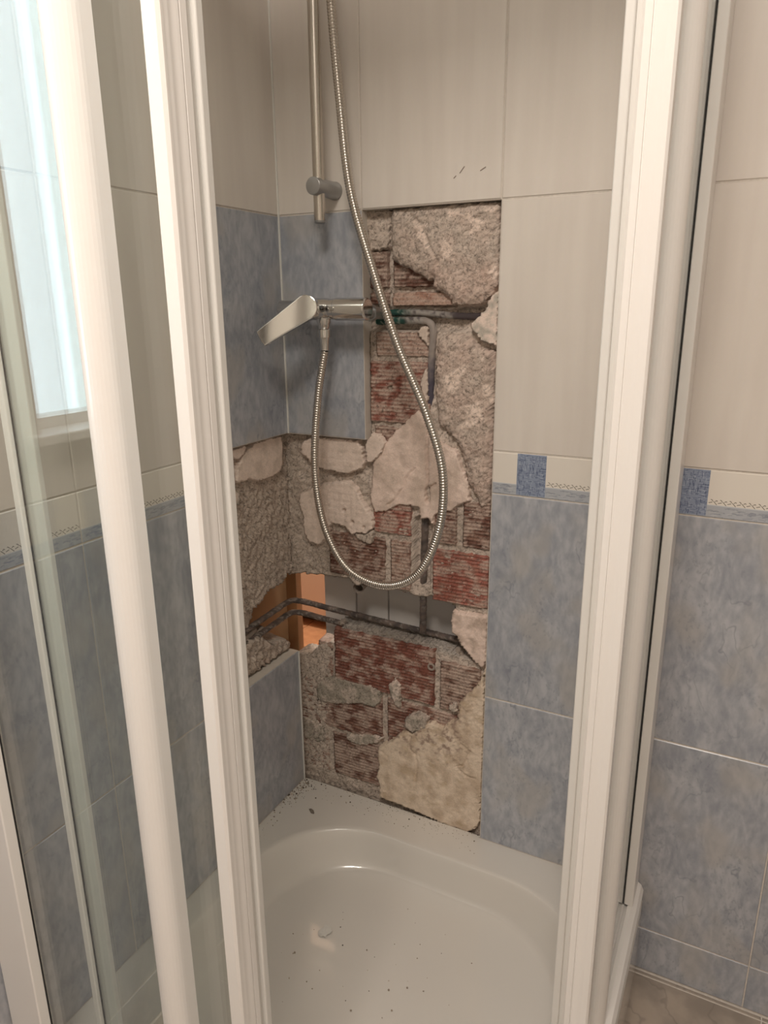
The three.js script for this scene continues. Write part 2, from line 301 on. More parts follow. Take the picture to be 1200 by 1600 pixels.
// --- broken sheets of render, skim and tile adhesive
const piece = (name, pts, o, mat) => relief(name, wallBack, 'back', mm(pts), { back: -0.034, ...o }, mat);
const inAny = (list, u, v) => Math.max(...list.map((p) => polyDist(p, u, v)));
const renderColor = (s, smears, pink) => (u, v) => {
  const n = fbm(u * 16, v * 16, 4, s), f = fbm(u * 140, v * 140, 2, s + 3);
  let c = mix(C.render, C.renderPink, clamp(pink(u, v) + 0.6 * n));
  c = mix(c, [0.30, 0.25, 0.21], 0.45 * smooth(0.05, 0.5, fbm(u * 40, v * 40, 3, s + 14)));
  c = mix(c, C.paste, 0.45 * smooth(0.25, 0.5, f));
  return smears.length ? mix(c, [0.80, 0.66, 0.57], 0.85 * smooth(-0.0015, 0.0015, inAny(smears, u, v) + 0.004 * fbm(u * 130, v * 130, 3, s + 8))) : c;
};
const smearH = (smears, s) => (u, v, d) => 0.0012 * smooth(-0.001, 0.002, inAny(smears, u, v) + 0.004 * fbm(u * 130, v * 130, 3, s + 8)) + 0.004 * fbm(u * 13, v * 13, 3, s + 40) - 0.006 * smooth(0.016, 0, d);
const sm1 = [mm([[268, 1341], [292, 1340], [285, 1335], [288, 1325], [297, 1303], [290, 1300], [283, 1314], [272, 1320], [274, 1329]]), mm([[330, 1357], [344, 1359], [366, 1353], [379, 1345], [395, 1340], [387, 1335], [385, 1328], [369, 1321], [369, 1340], [359, 1350], [332, 1351]]), mm([[323, 1316], [332, 1311], [339, 1298], [339, 1284], [324, 1285], [321, 1300]]), mm([[402, 1262], [420, 1290], [421, 1262], [414, 1248]]), mm([[396, 1356], [414, 1364], [414, 1356], [404, 1350]])];
piece('render_patch', [[222, 1371], [301, 1374], [422, 1371], [422, 1309], [422, 1242], [410, 1225], [397, 1211], [367, 1207], [339, 1209], [334, 1220], [311, 1234], [300, 1240], [302, 1253], [296, 1250], [277, 1259], [260, 1269], [239, 1277], [222, 1286], [221, 1318]], { front: -0.008, amp: 0.0032, freq: 85, seed: 3, edge: 0.003, cracks: [[mm([[265, 1355], [279, 1343], [292, 1319], [301, 1301], [313, 1283], [306, 1268], [299, 1248]]), 0.0032, 0.004]], height: smearH(sm1, 3), color: renderColor(3, sm1, (u, v) => 0.55 * smooth(1.34, 1.24, v + 0.03 * fbm(u * 20, v * 20, 3, 2))) }, M.rough);
piece('mortar_patch', [[168, 1374], [219, 1372], [219, 1319], [210, 1307], [201, 1304], [176, 1303], [168, 1322]], { front: -0.021, amp: 0.004, freq: 55, seed: 4, color: (u, v) => mix(cementColor(4)(u, v), C.render, 0.35) }, M.mortar);
piece('adhesive_patch', [[424, 1235], [408, 1226], [400, 1208], [392, 1197], [373, 1182], [374, 1174], [384, 1160], [395, 1150], [413, 1147], [424, 1139], [424, 1169]], { front: -0.007, amp: 0.0012, freq: 40, seed: 5, color: (u, v) => mix([0.50, 0.46, 0.40], C.paste, smooth(-0.3, 0.4, fbm(u * 40, v * 40, 3, 6))) }, M.plaster);
const sm2 = [mm([[322, 1079], [336, 1096], [363, 1113], [375, 1111], [360, 1091], [353, 1073], [344, 1062], [330, 1063]]), mm([[368, 1041], [388, 1051], [401, 1038], [397, 1016], [381, 1006], [362, 1000], [357, 1006], [373, 1020]]), mm([[395, 1085], [418, 1075], [418, 1050], [400, 1060]])];
piece('render_patch', [[309, 1160], [339, 1166], [371, 1164], [393, 1145], [423, 1138], [423, 1047], [423, 973], [423, 915], [421, 874], [402, 855], [389, 875], [374, 899], [363, 935], [355, 967], [335, 989], [313, 1006], [307, 1044], [305, 1100]], { front: -0.010, amp: 0.0034, freq: 75, seed: 6, edge: 0.004, height: smearH(sm2, 6), color: renderColor(6, sm2, () => 0.45) }, M.rough);
piece('skim_patch', [[176, 896], [179, 925], [192, 953], [208, 967], [222, 985], [239, 999], [258, 1018], [274, 1030], [290, 1020], [299, 986], [322, 976], [353, 961], [362, 938], [379, 899], [380, 869], [359, 861], [343, 846], [311, 836], [308, 805], [296, 826], [279, 823], [274, 844], [238, 846], [207, 827], [180, 825], [171, 857]], { front: -0.0145, amp: 0.0018, freq: 45, seed: 7, edge: 0.003, cracks: [[mm([[294, 1000], [293, 956], [294, 914], [293, 883], [295, 858]]), 0.003, 0.006], [mm([[269, 921], [253, 904], [245, 882], [229, 858], [211, 843]]), 0.0026, 0.003], [mm([[295, 887], [310, 895]]), 0.003, 0.005], [mm([[294, 882], [295, 862]]), 0.006, 0.012]], height: (u, v) => 0.003 * fbm(u * 16, v * 16, 2, 47), color: (u, v) => { let c = mix(C.skim, [0.64, 0.515, 0.435], smooth(-0.3, 0.6, fbm(u * 18, v * 12, 3, 9))); return mix(c, C.paste, 0.5 * smooth(0.2, 0.6, fbm(u * 60, v * 30, 3, 19))); } }, M.plaster);
for (const [pts, f] of [[[[277, 1076], [284, 1099], [293, 1108], [296, 1077], [295, 1031], [288, 1031], [283, 1054]], -0.014], [[[269, 1165], [283, 1179], [296, 1179], [296, 1138], [281, 1150]], -0.014]]) piece('skim_patch', pts, { front: f, amp: 0.001, seed: 8 + pts[0][0], color: () => [0.66, 0.55, 0.47] }, M.plaster);
const comb = (u, v) => -0.0005 * (smooth(0.72, 0.95, Math.cos(u * 2 * Math.PI / 0.013)) + smooth(0.72, 0.95, Math.cos(v * 2 * Math.PI / 0.014)));   // trowel comb left in the adhesive
const pasteColor = (s) => (u, v) => mix(mix(C.paste, [0.70, 0.58, 0.50], smooth(-0.1, 0.6, fbm(u * 24, v * 24, 3, s))), [0.60, 0.48, 0.41], 0.4 * smooth(0.3, 0.5, fbm(u * 70, v * 70, 3, s + 5)));
piece('adhesive_patch', [[21, 952], [31, 959], [54, 966], [120, 968], [151, 967], [161, 952], [166, 920], [159, 909], [128, 896], [103, 896], [64, 901], [39, 914], [18, 929]], { front: -0.011, amp: 0.0006, seed: 20, height: comb, color: pasteColor(20) }, M.plaster);
const pits = [[0.116, 0.822, 0.004], [0.134, 0.800, 0.005], [0.160, 0.793, 0.003]];
piece('adhesive_patch', [[11, 845], [50, 863], [66, 872], [102, 880], [127, 882], [146, 872], [157, 848], [172, 827], [183, 815], [182, 795], [165, 780], [142, 777], [134, 771], [121, 781], [112, 788], [86, 791], [72, 756], [53, 737], [28, 744], [17, 760], [17, 793], [8, 819]], { front: -0.011, amp: 0.0008, seed: 21, height: (u, v) => comb(u, v) - pits.reduce((a, [x, y, r]) => a + 0.008 * smooth(r, r * 0.4, Math.hypot(u - x, v - y)), 0), color: pasteColor(21) }, M.plaster);
piece('adhesive_patch', [[183, 983], [200, 981], [212, 967], [210, 957], [197, 937], [179, 923], [168, 926], [166, 945], [170, 967]], { front: -0.009, amp: 0.001, seed: 22, color: pasteColor(22) }, M.plaster);
piece('mortar_patch', [[137, 778], [161, 778], [180, 792], [182, 773], [173, 757], [154, 760], [139, 766]], { front: -0.013, amp: 0.003, freq: 90, seed: 23, color: (u, v) => mix(cementColor(23)(u, v), C.render, 0.5) }, M.rough);
piece('skim_patch', [[345, 641], [349, 652], [423, 656], [423, 563], [415, 540], [396, 552], [381, 569], [365, 584], [360, 598], [347, 603]], { front: -0.012, amp: 0.0018, seed: 24, edge: 0.003, color: (u, v) => mix(C.skim, C.dust, smooth(-0.2, 0.5, fbm(u * 30, v * 30, 3, 24))) }, M.plaster);
piece('render_patch', [[188, 307], [220, 334], [244, 360], [269, 364], [290, 393], [312, 402], [333, 395], [346, 412], [364, 425], [367, 458], [383, 483], [404, 507], [418, 547], [423, 486], [423, 344], [423, 205], [410, 178], [393, 163], [351, 164], [292, 170], [239, 175], [187, 178], [185, 196], [188, 213], [180, 227], [187, 261], [183, 284]], { front: -0.009, amp: 0.0015, freq: 40, seed: 25, edge: 0.0025, cracks: [[mm([[263, 355], [262, 324], [276, 313], [279, 283], [274, 242]]), 0.0022, 0.003], [mm([[374, 370], [395, 358], [381, 323], [365, 314], [387, 300], [406, 300]]), 0.0022, 0.003], [mm([[190, 300], [205, 292], [212, 286]]), 0.002, 0.002]], height: (u, v) => 0.0015 * fbm(u * 120, v * 120, 3, 66) * smooth(0.28, 0.36, v + 0.03 * fbm(u * 30, v * 30, 2, 4)), color: (u, v) => { const n = fbm(u * 22, v * 16, 4, 25), rough = smooth(0.29, 0.36, v + 0.05 * fbm(u * 25, v * 25, 3, 4)) * smooth(0.40, 0.36, u + 0.02 * fbm(u * 25, v * 25, 3, 6)); let c = mix(C.cream, [0.60, 0.475, 0.36], smooth(-0.2, 0.5, n)); c = mix(c, [0.37, 0.27, 0.215], rough * smooth(0, 0.35, fbm(u * 60, v * 60, 4, 77))); return mix(c, [0.54, 0.41, 0.28], 0.6 * smooth(0.15, 0.45, fbm(u * 20, v * 30, 3, 90))); } }, M.plaster);
for (const [pts, f, s, k] of [
  [[[32, 432], [83, 445], [124, 443], [168, 446], [195, 438], [191, 405], [175, 393], [143, 392], [81, 376], [30, 370]], -0.0145, 30, 0],
  [[[247, 387], [262, 407], [284, 415], [306, 410], [299, 379], [269, 363], [248, 368]], -0.008, 31, 0.2], [[[208, 457], [227, 479], [242, 466], [241, 450], [239, 408], [223, 411], [212, 439]], -0.012, 32, 0.7],
  [[[341, 446], [363, 462], [366, 442], [361, 428], [344, 436]], -0.013, 33, 0.4], [[[99, 305], [141, 320], [182, 330], [198, 326], [181, 305], [136, 287], [107, 291]], -0.0155, 34, 0.5], [[[-20, 325], [40, 318], [62, 300], [50, 270], [10, 262], [-20, 270]], -0.016, 35, 0.2]])
  piece('mortar_patch', pts, { front: f, amp: 0.002, freq: 70, seed: s, edge: 0.003, color: (u, v) => mix(mix([0.36, 0.32, 0.265], C.render, smooth(-0.3, 0.4, fbm(u * 30, v * 30, 3, s))), C.paste, k * smooth(-0.2, 0.3, fbm(u * 40, v * 40, 3, s + 2))) }, M.rough);
// snapped end of a hollow brick beside the slot, with its channel
{
  const g = new THREE.TubeGeometry(new THREE.LineCurve3(new THREE.Vector3(0.131, 0.655, -0.062), new THREE.Vector3(0.137, 0.655, -0.026)), 3, 0.011, 14, false);
  const p = g.attributes.position; for (let i = 0; i < p.count; i++) { const q = 0.0028 * fbm(p.getX(i) * 160, p.getY(i) * 160, 2, p.getZ(i) * 40); p.setXY(i, p.getX(i) + q, p.getY(i) + q); } g.computeVertexNormals();
  mesh('brick_fragment', g, M.core, wallBack);
brick(0.036, 0.0765, 0.431, 0.522, { front: -0.0205, dust: 0.55, pale: 0.3, ribs: 0.3, hole: [0.060, 0.497, 0.0125] });
  const stones = [0, 1, 2].map((k) => { const q = new THREE.IcosahedronGeometry(1, 2), p2 = q.attributes.position; for (let i = 0; i < p2.count; i++) { const f = 1 + 0.45 * n3(p2.getX(i) * 1.3 + k * 9, p2.getY(i) * 1.3, p2.getZ(i) * 1.3); p2.setXYZ(i, p2.getX(i) * f, p2.getY(i) * f, p2.getZ(i) * f); } q.computeVertexNormals(); return q; }), rr = rng(31);
  for (let i = 0; i < 42; i++) { const t2 = i / 41, m = mesh('mortar_lump', stones[i % 3], [M.core, M.lump][i % 2], wallBack), k = 0.0035 + 0.0055 * rr(); m.position.set(0.092 + 0.27 * t2 + 0.006 * rr(), 0.566 - 0.012 * t2 + 0.009 * (rr() - 0.5), -0.03 - 0.026 * rr()); m.scale.set(k * 1.5, k * 0.9, k * 1.2); m.rotation.set(rr() * 6, rr() * 6, rr() * 6); }
  mesh('wall_plug', new THREE.TorusGeometry(0.0062, 0.0022, 8, 20).translate(0.3065, 0.522, -0.0145), M.core, wallBack);
}
// scraps of adhesive stuck on the cream tile above the gap
for (const [x, y, a, l] of [[0.357, 1.4175, 0.7, 0.016], [0.392, 1.416, 1.1, 0.013], [0.345, 1.408, 0.9, 0.006]]) {
  const g = new THREE.CapsuleGeometry(0.0008, l * 0.7, 3, 6); g.scale(1, 1, 0.6); g.rotateZ(-a); mesh('adhesive_scrap', g.translate(x, y, 0.0006), M.core, wallBack);
}

// ================================================================= LEFT WALL (plane x = 0)
const wallLeft = struct('wall_left', 'tiled wall left of the shower with a gap of bare mortar at the corner', 'wall');
const colZ = [0, 0.26, 0.51, 0.76, 0.875, 1.02, 1.076, 1.326, 1.576, 1.826, 2.076, RZ];
const WIN = { z0: 0.875, z1: 1.02, y0: 1.055, y1: 2.05 };
for (let c = 0; c < colZ.length - 1; c++) for (let r = 0; r < 8; r++) {
  let y0 = r ? Y[r - 1] : 0, y1 = Y[r]; const z0 = colZ[c], z1 = colZ[c + 1];
  if (c === 0 && (r === 2 || r === 3)) continue;
  if (z0 < 0.74) { if (y1 < 0.17) continue; if (y0 < 0.17) y0 = 0.171; }
  if (c === 4) { if (y0 < WIN.y0 && y1 > WIN.y0) y1 = WIN.y0; else if (y0 >= WIN.y0 && y1 <= WIN.y1) continue; else if (y0 < WIN.y1 && y1 > WIN.y1) y0 = WIN.y1; }
  tile(wallLeft, 'left', z0, z1, y0, y1, c === 0 && r === 4 ? 'blue' : rowKind[r]);
}
for (const [z0, z1, y0, y1] of [[-wallDepth, 0.26, 0.97, CEIL], [0, 0.26, -0.05, 0.4947], [0.26, WIN.z0, 0, CEIL], [WIN.z0, WIN.z1, 0, WIN.y0], [WIN.z0, WIN.z1, WIN.y1, CEIL], [WIN.z1, RZ + 0.1, 0, CEIL]]) mesh('grout_bed', box(-0.10, -0.0014, y0, y1, z0, z1), M.grout, wallLeft);
for (const [z0, z1, y0, y1] of [[-wallDepth, 0.26, 0.68, 0.97], [-wallDepth, 0, -0.05, 0.455]]) mesh('masonry_core', box(-0.10, -0.045, y0, y1, z0, z1), M.core, wallLeft);
for (const [y0, y1] of [[0.9705, CEIL], [0.172, 0.494]]) mesh('corner_bead', box(0.0001, 0.0028, y0, y1, 0.0001, 0.0028), M.strip, wallLeft);
const lp = (name, pts, o, mat) => relief(name, wallLeft, 'left', mm(pts), { back: -0.034, ...o }, mat);
lp('mortar_bed', [[265, 640], [215, 640], [178, 636], [156, 631], [134, 628], [102, 628], [85, 632], [55, 648], [24, 647], [2, 649], [-8, 661], [-30, 660], [-30, 971], [265, 971]], { front: -0.022, back: -0.06, cx: 0.003, amp: 0.0045, freq: 60, seed: 40, jag: 0.006, jagFreq: 60, edge: 0.006, height: (u, v) => 0.004 * fbm(u * 14, v * 14, 3, 88) - 0.003 * smooth(0.25, 0.4, fbm(u * 80, v * 80, 2, 89)), color: cementColor(40) }, M.mortar);
lp('mortar_bed', [[265, 492], [265, 578], [189, 585], [165, 578], [126, 576], [100, 572], [82, 560], [67, 543], [41, 538], [15, 530], [-7, 516], [-18, 500], [-26, 492]], { front: -0.020, back: -0.075, cx: 0.003, amp: 0.008, freq: 45, seed: 41, jag: 0.007, jagFreq: 60, edge: 0.008, color: (u, v) => mix(cementColor(41)(u, v), C.renderPink, 0.4 * smooth(-0.1, 0.4, fbm(u * 20, v * 20, 3, 3))) }, M.mortar);
lp('mortar_bed', [[265, 560], [265, 655], [150, 650], [110, 640], [95, 620], [105, 600], [118, 585], [140, 572], [190, 565]], { front: -0.034, back: -0.085, cx: 0.003, amp: 0.006, freq: 50, seed: 42, jag: 0.008, jagFreq: 60, edge: 0.008, color: (u, v) => cementColor(42)(u, v) }, M.mortar);
lp('adhesive_patch', [[5, 965], [4, 937], [10, 896], [41, 889], [82, 888], [116, 899], [153, 898], [156, 906], [150, 930], [140, 944], [118, 960], [88, 968], [40, 969]], { front: -0.011, amp: 0.0008, seed: 43, color: pasteColor(43) }, M.plaster);
lp('adhesive_patch', [[193, 966], [171, 952], [158, 929], [159, 901], [192, 896], [262, 894], [262, 968]], { front: -0.011, amp: 0.0008, seed: 44, color: pasteColor(44) }, M.plaster);
lp('adhesive_patch', [[181, 967], [126, 968], [118, 962], [134, 947], [153, 943], [167, 954]], { front: -0.009, amp: 0.0012, seed: 45, color: pasteColor(45) }, M.plaster);
lp('adhesive_patch', [[262, 892], [190, 892], [157, 890], [146, 879], [152, 857], [174, 863], [182, 859], [190, 843], [262, 846]], { front: -0.009, amp: 0.0012, seed: 46, color: (u, v) => mix([0.43, 0.39, 0.34], C.paste, smooth(-0.3, 0.5, fbm(u * 30, v * 30, 3, 46))) }, M.plaster);
lp('adhesive_patch', [[262, 509], [195, 492], [178, 492], [174, 498], [183, 517], [183, 554], [177, 573], [189, 587], [262, 627]], { front: -0.011, amp: 0.0012, seed: 47, color: (u, v) => mix([0.46, 0.41, 0.35], C.paste, smooth(-0.3, 0.5, fbm(u * 30, v * 30, 3, 47))) }, M.plaster);
for (const [z, y, a, l] of [[0.12, 0.588, 0.15, 0.05], [0.09, 0.578, 0.2, 0.04], [0.14, 0.552, 0.35, 0.06]]) {
  const g = new RoundedBoxGeometry(0.02, 0.014, l, 2, 0.004), p = g.attributes.position; for (let i = 0; i < p.count; i++) p.setY(i, p.getY(i) + 0.003 * n3(p.getX(i) * 80, p.getY(i) * 80, p.getZ(i) * 80 + l)); g.computeVertexNormals(); g.rotateX(a);
  mesh('brick_fragment', g.translate(-0.042, y - 0.012, z), M.core, wallLeft);
}

// ================================================================= rest of the bathroom shell
const wallRight = struct('wall_right', 'plain cream tiled wall to the right of the room', 'wall'); mesh('wall_panel', box(RX, RX + 0.1, 0, CEIL, -0.065, RZ + 0.1), M.cream, wallRight);
const wallFront = struct('wall_front', 'plain cream tiled wall behind the viewpoint', 'wall'); mesh('wall_panel', box(-0.1, RX, 0, CEIL, RZ, RZ + 0.1), M.cream, wallFront);
const ceiling = struct('ceiling', 'plain white bathroom ceiling', 'ceiling'); mesh('ceiling_panel', box(-0.1, RX + 0.1, CEIL, CEIL + 0.1, -0.065, RZ + 0.1), M.ceil, ceiling);
const floor = struct('floor', 'brownish grey stone-look floor tiles outside the shower tray', 'floor');
mesh('floor_bed', box(-0.1, RX + 0.1, -0.1, -0.0015, -0.065, RZ + 0.1), M.grout, floor);
{
  const fw = 0.33, ox = 0.955 - 3 * fw, oz = 0.011 - fw;
  for (let i = 0; i < 8; i++) for (let j = 0; j < 9; j++) {
    const x0 = Math.max(0.002, ox + i * fw), x1 = Math.min(RX, ox + (i + 1) * fw), z0 = Math.max(0.002, oz + j * fw), z1 = Math.min(RZ, oz + (j + 1) * fw);
    if (x1 - x0 < 0.004 || z1 - z0 < 0.004 || (x1 < 0.74 && z1 < 0.74)) continue;
    const m = mesh('tile', tileGeo(x1 - x0 - J, z1 - z0 - J, (i * 5 + j * 3) % 6, 0), [M.floor, M.biscuit], floor); m.rotation.x = -Math.PI / 2; m.position.set((x0 + x1) / 2, 0, (z0 + z1) / 2);
  }
}
// window in the left wall, just outside the shower
const win = struct('window_1', 'narrow white frosted window in the left wall beside the shower', 'window');
{
  const { z0, z1, y0, y1 } = WIN, f = 0.016;
  for (const g of [box(-0.075, -0.035, y0, y1, z0, z0 + f), box(-0.075, -0.035, y0, y1, z1 - f, z1), box(-0.075, -0.035, y0, y0 + f, z0 + f, z1 - f), box(-0.075, -0.035, y1 - f, y1, z0 + f, z1 - f)]) mesh('window_frame', g, M.white, win);
  mesh('window_pane', box(-0.057, -0.053, y0 + f, y1 - f, z0 + f, z1 - f), M.frosted, win);
  mesh('window_sill', rbox(-0.035, 0.022, y0 - 0.012, y0 + 0.002, z0 - 0.02, z1 + 0.02, 0.003), M.white, win);
}

// ================================================================= shower tray
{
  const t = thing('shower_tray', 'white square acrylic shower tray with a rounded basin, dusty along the wall', 'shower tray');
  const N = 144, cx = 0.375, cz = 0.375;
  // rounded rectangle [x0,x1,z0,z1] met by a ray from (cx,cz)
  const hit = (x0, x1, z0, z1, r, a) => { const dx = Math.cos(a), dz = Math.sin(a); let lo = 0, hi = 2; const inside = (x, z) => { const qx = Math.max(x0 + r - x, x - (x1 - r), 0), qz = Math.max(z0 + r - z, z - (z1 - r), 0); return x >= x0 && x <= x1 && z >= z0 && z <= z1 && Math.hypot(qx, qz) <= r; }; for (let i = 0; i < 40; i++) { const m = (lo + hi) / 2; if (inside(cx + dx * m, cz + dz * m)) lo = m; else hi = m; } return [cx + dx * lo, cz + dz * lo]; };
  const R = [];                                                          // [inset rectangle, corner radius, height]
  const O = [-0.012, 0.742, -0.012, 0.742];
  R.push([O, 0.012, 0.0], [O, 0.012, 0.155], [[-0.012, 0.741, -0.012, 0.741], 0.012, 0.163], [[-0.010, 0.736, -0.010, 0.736], 0.012, 0.1685], [[-0.006, 0.728, -0.006, 0.728], 0.012, 0.170]);
  const B0 = [0.045, 0.700, 0.078, 0.700], B1 = [0.098, 0.652, 0.102, 0.652];
  const lerp = (k) => B0.map((v, i) => v + (B1[i] - v) * k);
  R.push([B0.map((v, i) => v + (i % 2 ? 0.006 : -0.006)), 0.20, 0.1700]);
  for (const [k, y] of [[0, 0.1694], [0.06, 0.1672], [0.13, 0.1632], [0.22, 0.1565], [0.42, 0.136], [0.60, 0.1185], [0.72, 0.1095], [0.84, 0.1035], [1.0, 0.1002]]) R.push([lerp(k), 0.20, y]);
  R.push([[0.14, 0.61, 0.145, 0.61], 0.17, 0.0992], [[0.25, 0.50, 0.25, 0.50], 0.1, 0.0965], [[0.334, 0.416, 0.334, 0.416], 0.041, 0.0958], [[0.3748, 0.3752, 0.3748, 0.3752], 0.0001, 0.0955]);
  const pos = [], uv = [], idx = [];
  R.forEach(([rect, r, y]) => { for (let i = 0; i <= N; i++) { const [x, z] = hit(...rect, Math.min(r, (rect[1] - rect[0]) / 2 - 1e-4), (i / N) * Math.PI * 2); pos.push(x, y, z); uv.push(x, z); } });
  for (let k = 0; k < R.length - 1; k++) for (let i = 0; i < N; i++) { const a = k * (N + 1) + i, b = a + 1, c = a + N + 1, d = c + 1; idx.push(a, c, b, b, c, d); }
  const g = new THREE.BufferGeometry(); g.setAttribute('position', new THREE.Float32BufferAttribute(pos, 3)); g.setAttribute('uv', new THREE.Float32BufferAttribute(uv, 2)); g.setIndex(idx); g.computeVertexNormals();
  mesh('tray_body', g, M.acrylic, t);
  mesh('drain_cover', lathe([0.56, 0.0945, 0.56], [0.56, 1, 0.56], [[0.046, 0], [0.046, 0.005], [0.040, 0.0065], [0, 0.007]], 40), M.chrome, t);
}

// ================================================================= shower enclosure
const TOP = 1.98, RAIL = 0.196;
// built along +u from the wall with v = across the panel; 'left' : u = x, v = z ; 'right': u = z, v = x
function screenBox(side, u0, u1, v0, v1, y0, y1, r) {
  const a = side === 'left' ? [u0, u1, y0, y1, v0, v1] : [v0, v1, y0, y1, u0, u1];
  return r ? rbox(...a, r, 3) : box(...a);
}
function profile(side, pts, y0, y1) {                                     // upright extrusion of a plan outline in (u, v)
  const s = new THREE.Shape((side === 'left' ? pts.map(([u, v]) => [u, -v]) : pts.map(([u, v]) => [v, -u])).map(([x, y]) => new THREE.Vector2(x, y)));
  return new THREE.ExtrudeGeometry(s, { depth: y1 - y0, bevelEnabled: false, curveSegments: 8 }).rotateX(-Math.PI / 2).translate(0, y0, 0);
}
function fixedScreen(side, label) {
  const t = thing('fixed_shower_screen', label, 'shower screen', 'fixed screens of the shower enclosure'), B = (...a) => screenBox(side, ...a);
  mesh('wall_profile', B(0.0015, 0.048, 0.699, 0.7116, RAIL, TOP, 0.002), M.white, t);
  mesh('wall_profile', B(0.0015, 0.068, 0.7150, 0.730, RAIL, TOP, 0.002), M.white, t);
  mesh('gasket', B(0.0475, 0.0684, 0.7141, 0.7150, RAIL, TOP), M.seal, t);
  mesh('glass_pane', B(0.035, 0.305, 0.7117, 0.7140, RAIL, TOP - 0.02), M.glass, t);
  const arc = []; for (let i = 0; i <= 16; i++) { const a = Math.PI * i / 16; arc.push([0.3085 + 0.0185 * Math.cos(a), 0.712 + 0.0165 * Math.sin(a)]); }
  arc.push([0.290, 0.700], [0.327, 0.700]);
  mesh('stile', profile(side, arc, RAIL, TOP), M.white, t);
  // rails: bottom rail with a shallow running groove, and head rail
  const sect = [[0.692, 0.1705], [0.740, 0.1705], [0.7405, 0.180], [0.736, 0.190], [0.728, RAIL], [0.7215, RAIL], [0.7205, RAIL - 0.007], [0.7165, RAIL - 0.007], [0.7155, RAIL], [0.700, RAIL], [0.694, 0.191], [0.692, 0.184]];
  const shape = new THREE.Shape(sect.map(([v, y]) => new THREE.Vector2(v, y))), end = side === 'left' ? 0.742 : 0.6745;
  const g = new THREE.ExtrudeGeometry(shape, { depth: end - 0.0015, bevelEnabled: false });        // (v, y) swept along u
  if (side === 'left') g.applyMatrix4(new THREE.Matrix4().set(0, 0, 1, 0.0015, 0, 1, 0, 0, 1, 0, 0, 0, 0, 0, 0, 1)); else g.translate(0, 0, 0.0015);
  if (side === 'left') { const ix = g.index; if (ix) ix.array.reverse(); else { for (const k of ['position', 'normal', 'uv']) { const a = g.attributes[k], n = a.itemSize, c = a.array.slice(); for (let i = 0; i < a.count; i += 3) for (let q = 0; q < n; q++) { a.array[(i + 1) * n + q] = c[(i + 2) * n + q]; a.array[(i + 2) * n + q] = c[(i + 1) * n + q]; } } } g.computeVertexNormals(); }
  mesh('bottom_rail', g, M.white, t);
  mesh('head_rail', B(0.0015, end, 0.676, 0.735, TOP, TOP + 0.045, 0.006), M.white, t);
  return t;
}
function slidingDoor(side, label) {
  const t = thing('sliding_shower_door', label, 'shower door', 'sliding doors of the shower enclosure'), B = (...a) => screenBox(side, ...a), y0 = RAIL + 0.006, y1 = TOP - 0.006;
  // leading stile: grooved handle profile
  const wave = []; for (let i = 0; i <= 24; i++) { const q = i / 24; wave.push([0.4085 - 0.0007 * Math.pow(Math.sin(Math.PI * clamp(q * 1.3)), 2) - 0.0003 * Math.pow(Math.sin(Math.PI * clamp((q - 0.55) / 0.4)), 2), 0.6955 + q * 0.019]); }
  mesh('leading_stile', profile(side, [[0.3905, 0.684], [0.4055, 0.684], [0.4085, 0.687], [0.4085, 0.6938], [0.4065, 0.6943], [0.4065, 0.6950], ...wave, [0.406, 0.717], [0.393, 0.717], [0.3905, 0.7145]], y0, y1), M.white, t);
  mesh('magnetic_strip', B(0.395, 0.4105, 0.670, 0.6795, y0, y1, 0.002), M.strip, t);
  mesh('strip_carrier', B(0.392, 0.405, 0.679, 0.6845, y0, y1), M.strip, t);
  mesh('glass_pane', B(0.142, 0.398, 0.686, 0.6895, y0, y1), M.glass, t);
  mesh('trailing_stile', B(0.134, 0.1435, 0.6895, 0.6955, y0, y1, 0.0015), M.white, t);
  mesh('gasket', B(0.1435, 0.1448, 0.6893, 0.6905, y0, y1), M.seal, t);
  mesh('trailing_stile', B(0.134, 0.166, 0.679, 0.6858, y0, y1, 0.0015), M.white, t);
  mesh('door_rail', B(0.166, 0.3905, 0.680, 0.696, y0, y0 + 0.03, 0.002), M.white, t);
  mesh('door_rail', B(0.166, 0.3905, 0.680, 0.696, y1 - 0.03, y1, 0.002), M.white, t);
  return t;
}
fixedScreen('left', 'white framed fixed glass shower screen standing out from the left wall');
fixedScreen('right', 'white framed fixed glass shower screen on the right, seen nearly edge-on');
slidingDoor('left', 'sliding glass shower door with white handle post, pushed back on the left');
slidingDoor('right', 'sliding glass shower door with grooved white post, seen edge-on on the right');

